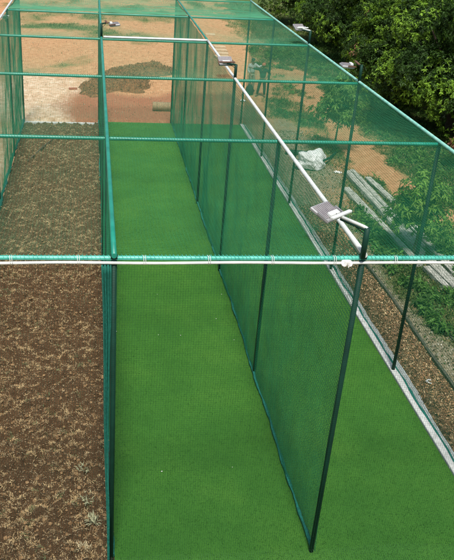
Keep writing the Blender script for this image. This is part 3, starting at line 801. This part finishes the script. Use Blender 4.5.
# stepping slabs
for q, (X, Y, lab) in enumerate([(7.70, 40.0, 'lowest tan stone slab of the row seen above the centre floodlight'), (7.85, 41.1, 'second lowest tan stone slab of the row above the centre floodlight'),
                                 (7.95, 42.2, 'third tan stone slab up in the row above the centre floodlight'), (8.05, 43.3, 'fourth tan stone slab up in the row above the centre floodlight'),
                                 (8.05, 48.0, 'lone tan stone slab beyond the row of four slabs')]):
    o = MB().box((0, 0, 0), (.9 - .05 * q, .52, .12), None, .02).build('stone_slab', M['tan_slab']); o.location = (X, Y, .03); o.rotation_euler = (0, 0, random.uniform(-.12, .12))
    tag(o, lab, 'slab', 'stone slabs in the grass')

# concrete beams
def beam(p, q, w, h, z, label, seed):
    p, q = Vector(p), Vector(q); L = (q - p).length; n_ = max(4, int(L / .4)); r = random.Random(seed)
    mb = MB(); V = []; F = []
    h *= .85; w *= .92; z += .045
    prof = [(-.5, 0), (-.5, .85), (-.42, 1), (.42, 1), (.5, .85), (.5, 0)]
    for i in range(n_ + 1):
        for (a, c_) in prof: V.append((-L / 2 + L * i / n_, a * w + r.uniform(-.014, .014), c_ * h + r.uniform(-.010, .010)))
    for i in range(n_):
        for k in range(6): F.append((i * 6 + k, i * 6 + (k + 1) % 6, (i + 1) * 6 + (k + 1) % 6, (i + 1) * 6 + k))
    F.append(tuple(range(6))[::-1]); F.append(tuple(n_ * 6 + k for k in range(6)))
    o = mb.add(V, F).build('concrete_beam', M['slab']); c = (p + q) / 2
    o.location = (c.x, c.y, z); d = q - p; o.rotation_euler = (r.uniform(-.05, .05), 0, math.atan2(d.y, d.x))
    tag(o, label, 'beam', 'concrete beams lying beside the cage')
beam((9.16, 18.1), (9.22, 10.9), .26, .17, -.01, 'long pale concrete beam, the longest one, lying past the sapling', 1)
beam((9.42, 18.3), (9.46, 11.4), .20, .14, -.01, 'narrow pale concrete beam right against the longest beam', 2)
beam((8.62, 16.4), (8.72, 13.6), .30, .12, -.01, 'short broad concrete slab at the front of the beams by the floodlight', 3)
beam((8.78, 13.5), (8.92, 10.2), .20, .12, -.01, 'narrow concrete beam following the short broad slab towards the camera', 4)
beam((9.76, 17.5), (9.92, 15.2), .24, .13, -.01, 'short broken concrete beam on the grass side of the others', 5)
beam((9.75, 13.0), (9.72, 9.6), .26, .14, -.01, 'concrete beam behind the trunk of the drooping young tree', 6)
beam((9.30, 10.6), (9.42, 7.9), .34, .15, -.01, 'nearest concrete beam, running out of the right edge of the photo', 7)
beam((9.02, 10.0), (9.10, 8.8), .20, .15, -.01, 'short stub of concrete beam beside the nearest beam', 8)
# edging strip
ed = MB(); yy = 1.0
while yy < 11.5:
    ed.box((7.42 + .02 * math.sin(yy), yy + .5, .0), (.07, .98, .13), Matrix.Rotation(.01 * math.sin(yy * 3), 3, 'Z'), .01); yy += 1.0
tag(ed.build('garden_edging', M['edging']), 'dark line of edging between brown soil and grey dust', 'edging')
ed = MB(); yy = 4.0
while yy < 8.0: ed.box((8.22 + .015 * math.sin(yy), yy + .5, .0), (.05, .98, .10), None, .01); yy += 1.0
tag(ed.build('garden_edging', M['edging']), 'short dark edging in front of the bright green weeds at the right edge', 'edging')

# white sack: a crumpled bag
import bmesh
bm = bmesh.new(); bmesh.ops.create_icosphere(bm, subdivisions=6, radius=1)
rs = np.random.default_rng(77); pn = rs.normal(0, 1, (46, 3)); pn /= np.linalg.norm(pn, axis=1, keepdims=True); ph = rs.uniform(.72, 1.0, 46)
for v in bm.verts:
    d_ = np.array(v.co); q = pn @ d_; k = float(fbm(d_[0] * 1.2 + 3, d_[1] * 1.2, d_[2] * 1.2, 601, 2)) - .5
    wr = abs(float(vnoise(d_[0] * 5 + d_[2] * 3, d_[1] * 5, d_[2] * 2.2, 605)) - .5)          # long creases
    s_ = min(1.15, float(np.min(np.where(q > .2, ph / np.maximum(q, .2), 9)))) * (1 + .7 * k) - .16 * wr
    v.co = Vector((d_[0] * .52 * s_, d_[1] * .44 * s_, max(d_[2], -.5) * .44 * s_ + .2))
    if d_[0] < -.3 and d_[2] < .15: v.co.x -= .22 * (-.3 - d_[0]); v.co.z *= .8
me = bpy.data.meshes.new('sack'); bm.to_mesh(me); bm.free(); me.polygons.foreach_set('use_smooth', [True] * len(me.polygons))
o = link('sack', me, M['plastic']); o.location = (7.98, 18.9, .03); o.scale = (1.2, 1.2, 1.15); o.rotation_euler = (0, 0, .4)
tag(o, 'crumpled white plastic sack on the grass beyond the right net', 'sack')
o = MB().tube([(8.35, 18.7, .34), (8.9, 19.6, .16), (9.55, 20.8, .05)], .045, 8).build('dark_pole', M['dark_shaded_paint'], None, True)
tag(o, 'dark green pole lying with one end on the white sack', 'pole')
o = MB().tube([(7.35, 20.55, .09), (8.25, 20.35, .09)], .10, 12).build('drum_pipe', M['dark_shaded_paint'], None, True)
tag(o, 'short fat dark green pipe lying on dust behind the sack', 'pipe')
o = MB().tube([(.06 * math.cos(a), .06 * math.sin(a), .012 * math.sin(a * 2)) for a in np.linspace(.4, 5.2, 18)], .014, 8).build('broken_ring', M['white_paint'], None, True)
o.location = (6.92, 4.55, .03); tag(o, 'broken white plastic ring lying on the brown soil', 'ring')
for X, Y, lab in ((7.1, 29.0, 'scrap of white paper on the earth left of the two workers'), (8.86, 18.3, 'small white scrap at the top end of the longest concrete beam')):
    mb = MB(); V = [(i * .09 - .13, j * .07 - .1, .03 * math.sin(i * 2.1 + j * 1.7) + .04) for j in range(4) for i in range(4)]
    mb.add(V, [(j * 4 + i, j * 4 + i + 1, j * 4 + i + 5, j * 4 + i + 4) for j in range(3) for i in range(3)])
    o = mb.build('paper_scrap', M['white_rope']); s_ = o.modifiers.new('t', 'SOLIDIFY'); s_.thickness = .01; o.location = (X, Y, 0); tag(o, lab, 'scrap', 'white scraps on the ground')

# ------------------------------------------------------------------ people
def skin_obj(name, verts, edges, mat, parent, rad, sub=2, root=0):
    me = bpy.data.meshes.new(name); me.from_pydata(verts, edges, []); me.update()
    o = link(name, me, mat, parent)
    sk = o.modifiers.new('skin', 'SKIN'); sk.use_smooth_shade = True
    lay = me.skin_vertices[0].data if me.skin_vertices else None
    if lay is None:
        bpy.context.view_layer.update()
        bm = bmesh.new(); bm.from_mesh(me); bm.verts.layers.skin.verify(); bm.to_mesh(me); bm.free(); lay = me.skin_vertices[0].data
    for i, r_ in enumerate(rad):
        lay[i].radius = r_ if hasattr(r_, '__len__') else (r_, r_); lay[i].use_root = (i == root)
    sb = o.modifiers.new('sub', 'SUBSURF'); sb.levels = sub; sb.render_levels = sub
    return o

def person(loc, rz, label, J, top, leg, hairmat, cap):
    """J: joints in local metres. Body faces -Y locally."""
    root = empty('person', loc, label, 'person'); root.rotation_euler = (0, 0, rz)
    names = ['pelvis', 'waist', 'chest', 'neck', 'jaw', 'head', 'crown_', 'sL', 'eL', 'wL', 'sR', 'eR', 'wR', 'hL', 'kL', 'aL', 'tL', 'hR', 'kR', 'aR', 'tR']
    rad = {'pelvis': (.13, .10), 'waist': (.12, .09), 'chest': (.15, .10), 'neck': (.052, .052), 'jaw': (.062, .07), 'head': (.078, .092), 'crown_': (.055, .065),
           'sL': .062, 'eL': .042, 'wL': .028, 'sR': .062, 'eR': .042, 'wR': .028, 'hL': .085, 'kL': .055, 'aL': .036, 'tL': .034, 'hR': .085, 'kR': .055, 'aR': .036, 'tR': .034}
    E_ = [('pelvis', 'waist'), ('waist', 'chest'), ('chest', 'neck'), ('neck', 'jaw'), ('jaw', 'head'), ('head', 'crown_'), ('chest', 'sL'), ('sL', 'eL'), ('eL', 'wL'),
          ('chest', 'sR'), ('sR', 'eR'), ('eR', 'wR'), ('pelvis', 'hL'), ('hL', 'kL'), ('kL', 'aL'), ('aL', 'tL'), ('pelvis', 'hR'), ('hR', 'kR'), ('kR', 'aR'), ('aR', 'tR')]
    vs = [Vector(J[k]) for k in names]; R_ = [rad[k] for k in names]; ed_ = [(names.index(a), names.index(b_)) for a, b_ in E_]
    for sd in 'LR':                                       # palm, four fingers, thumb
        w = Vector(J['w' + sd]); d = (w - Vector(J['e' + sd])).normalized(); s = d.cross(Vector((0, 1, .3))).normalized(); u_ = s.cross(d)
        palm = w + d * .075; vs.append(palm); R_.append((.036, .018)); ip = len(vs) - 1; ed_.append((names.index('w' + sd), ip))
        for k, ln in enumerate((.075, .085, .08, .062)):
            a = palm + s * (-.028 + .019 * k) + d * .02; vs += [a + d * ln * .5 + u_ * .008, a + d * ln + u_ * .03]; R_ += [.0095, .0080]
            ed_ += [(ip, len(vs) - 2), (len(vs) - 2, len(vs) - 1)]
        a = w + d * .035 - s * .03; vs += [a, a + d * .045 - s * .022]; R_ += [.011, .009]; ed_ += [(ip, len(vs) - 2), (len(vs) - 2, len(vs) - 1)]
    body = skin_obj('body', [tuple(v) for v in vs], ed_, M['skin'], root, R_)
    def L(a, b_, t_): return tuple(Vector(J[a]).lerp(Vector(J[b_]), t_))
    # shirt
    sv = [L('pelvis', 'waist', .1), J['waist'], J['chest'], L('chest', 'neck', .55), J['sL'], J['eL'], L('eL', 'wL', .75), J['sR'], J['eR'], L('eR', 'wR', .75)]
    se = [(0, 1), (1, 2), (2, 3), (2, 4), (4, 5), (5, 6), (2, 7), (7, 8), (8, 9)]
    skin_obj('shirt', sv, se, top, root, [(.165, .135), (.150, .118), (.175, .125), (.072, .07), .080, .060, .050, .080, .060, .050])
    tv = [L('pelvis', 'waist', .35), J['pelvis'], J['hL'], J['kL'], L('kL', 'aL', .93), J['hR'], J['kR'], L('kR', 'aR', .93)]
    skin_obj('trousers', tv, [(0, 1), (1, 2), (2, 3), (3, 4), (1, 5), (5, 6), (6, 7)], leg, root, [(.148, .115), (.155, .125), .105, .078, .062, .105, .078, .062])
    for sd in 'LR':
        a = Vector(J['a' + sd]); tt = Vector(J['t' + sd])
        skin_obj('shoe', [tuple(a + Vector((0, .03, -.03))), tuple((a + tt) / 2 + Vector((0, 0, -.02))), tuple(tt)], [(0, 1), (1, 2)], M['shoe'], root, [(.045, .045), (.05, .045), (.046, .034)])
    hd = Vector(J['head']); up_ = (Vector(J['crown_']) - Vector(J['jaw'])).normalized(); fw = Vector((0, -1, 0))
    # hair or cap: a shell over the skull
    bm = bmesh.new(); bmesh.ops.create_uvsphere(bm, u_segments=20, v_segments=12, radius=1)
    kill = [v for v in bm.verts if v.co.z < (-.05 if v.co.y < -.2 else (-.55 if not cap else -.1))]
    bmesh.ops.delete(bm, geom=kill, context='VERTS')
    for v in bm.verts: v.co = hd + Vector((v.co.x * .097, v.co.y * .112 + .006, v.co.z * .105 + .035))
    if cap:
        r0 = bmesh.ops.create_circle(bm, cap_ends=True, segments=16, radius=.09)
        for v in r0['verts']: v.co = hd + Vector((v.co.x * .9, v.co.y * .9 - .11, .035 + .01 * math.cos(v.co.x * 20)))
    me = bpy.data.meshes.new('cap'); bm.to_mesh(me); bm.free()
    o = link('cap' if cap else 'hair', me, hairmat, root); s_ = o.modifiers.new('t', 'SOLIDIFY'); s_.thickness = .012
    # face
    fc = MB(); fc.tube([hd + Vector((0, -.088, .012)), hd + Vector((0, -.108, -.022)), hd + Vector((0, -.09, -.034))], [.008, .015, .010], 6)
    for sx in (-1, 1):
        fc.tube([hd + Vector((sx * .080, .008, .02)), hd + Vector((sx * .092, .014, .0)), hd + Vector((sx * .082, .008, -.03))], [.010, .016, .008], 6)
    fc.build('nose_and_ears', M['skin'], body, True)
    ey = MB()
    for sx in (-1, 1): ey.box(hd + Vector((sx * .032, -.086, .012)), (.022, .012, .010), None, .003)
    ey.box(hd + Vector((0, -.082, -.055)), (.044, .012, .008), None, .002)
    ey.build('eyes_and_mouth', M['hair'], body)
    return root
base = dict(pelvis=(0, 0, .90), waist=(0, .01, 1.06), chest=(0, .01, 1.27), neck=(0, -.005, 1.43), jaw=(0, -.025, 1.50), head=(0, -.02, 1.56), crown_=(0, -.01, 1.63),
            sL=(.18, .01, 1.35), eL=(.25, .03, 1.08), wL=(.26, -.08, .86), sR=(-.18, .01, 1.35), eR=(-.25, .03, 1.08), wR=(-.26, -.08, .86),
            hL=(.09, 0, .86), kL=(.11, -.03, .48), aL=(.12, .02, .08), tL=(.13, -.16, .035), hR=(-.09, 0, .86), kR=(-.11, -.03, .48), aR=(-.12, .02, .08), tR=(-.13, -.16, .035))
# dark figure: seen from the front-left, right arm (towards the left of the photo) reaching across, other hand on the hip
J1 = dict(base); J1.update(sR=(-.18, 0, 1.36), eR=(-.38, -.08, 1.38), wR=(-.58, -.14, 1.42), eL=(.36, .06, 1.14), wL=(.18, -.10, .98), kR=(-.16, -.02, .48), aR=(-.22, .03, .08), tR=(-.28, -.14, .035), kL=(.13, -.05, .48), aL=(.15, .0, .08), tL=(.2, -.17, .035))
person((8.22, 30.0, 0), math.radians(-12), 'person in dark clothes and a reddish cap with one arm stretched out', J1, M['dark_cloth'], M['dark_trouser'], M['cap_red'], True)
J2 = dict(base); J2.update(eL=(.30, -.14, 1.24), wL=(.46, -.26, 1.38), eR=(-.25, .0, 1.08), wR=(-.2, -.16, .92))
person((7.86, 31.0, .03), math.radians(20), 'bare headed person with dark hair in pale shirt facing the one in dark clothes', J2, M['pale_cloth'], M['pale_trouser'], M['hair'], False)
# dark bag on the ground
bm = bmesh.new(); bmesh.ops.create_icosphere(bm, subdivisions=4, radius=1)
for v in bm.verts:
    p = v.co.copy(); k = float(fbm(p.x * 2 + 4, p.y * 2, p.z * 2, 651)) - .5
    tp = 1 - .45 * max(p.z, 0)
    v.co = Vector((p.x * .24 * tp * (1 + .5 * k), p.y * .18 * tp * (1 + .5 * k), max(p.z, -.75) * .33 * (1 + .2 * k) + .24))
me = bpy.data.meshes.new('bag'); bm.to_mesh(me); bm.free(); me.polygons.foreach_set('use_smooth', [True] * len(me.polygons))
o = link('bag', me, M['bag']); o.location = (7.66, 30.3, 0)
hn = MB().tube([(-.09, 0, .48), (-.07, 0, .58), (0, 0, .61), (.07, 0, .58), (.09, 0, .48)], .012, 6).build('handle', M['bag'], o, True)
tag(o, 'dark slumped bag on the ground left of the two people', 'bag')

# ------------------------------------------------------------------ light, sky, camera
w = bpy.data.worlds.new('World'); scene.world = w; w.use_nodes = True
wt = w.node_tree; bg = wt.nodes['Background']
EL, AZ = math.radians(64), math.radians(184)     # sun behind the camera, slightly to the left
sky = wt.nodes.new('ShaderNodeTexSky'); sky.sky_type = 'NISHITA'; sky.sun_disc = False
sky.sun_elevation = EL; sky.sun_rotation = AZ; sky.air_density = 1.2; sky.dust_density = 2.5
wt.links.new(sky.outputs[0], bg.inputs[0]); bg.inputs[1].default_value = .062
sd = bpy.data.lights.new('sun', 'SUN'); sd.energy = 2.7; sd.angle = math.radians(10); sd.color = (1, .96, .88)
so = bpy.data.objects.new('sun', sd); col.objects.link(so)
dirv = Vector((math.sin(AZ) * math.cos(EL), math.cos(AZ) * math.cos(EL), math.sin(EL)))
so.rotation_euler = dirv.to_track_quat('Z', 'Y').to_euler(); so.location = (0, 0, 30)

cd = bpy.data.cameras.new('camera'); co = bpy.data.objects.new('camera', cd); col.objects.link(co)
co.location = (-.2394, -8.5221, 9.1666); co.rotation_euler = (1.0888, -.0527, -.1105)
cd.sensor_fit = 'HORIZONTAL'; cd.sensor_width = 36; cd.lens = 768.125 / 454 * 36
cd.shift_x = (227 - 188.81) / 454; cd.shift_y = (290.66 - 280) / 454
cd.clip_end = 2000; cd.clip_start = .1
scene.camera = co
vs = scene.view_settings
vs.view_transform = 'Standard'; vs.look = 'None'; vs.exposure = 0.9; vs.gamma = 1; vs.use_curve_mapping = False
scene.render.resolution_x = 830; scene.render.resolution_y = 1024
scene.cycles.max_bounces = 8; scene.cycles.transparent_max_bounces = 8
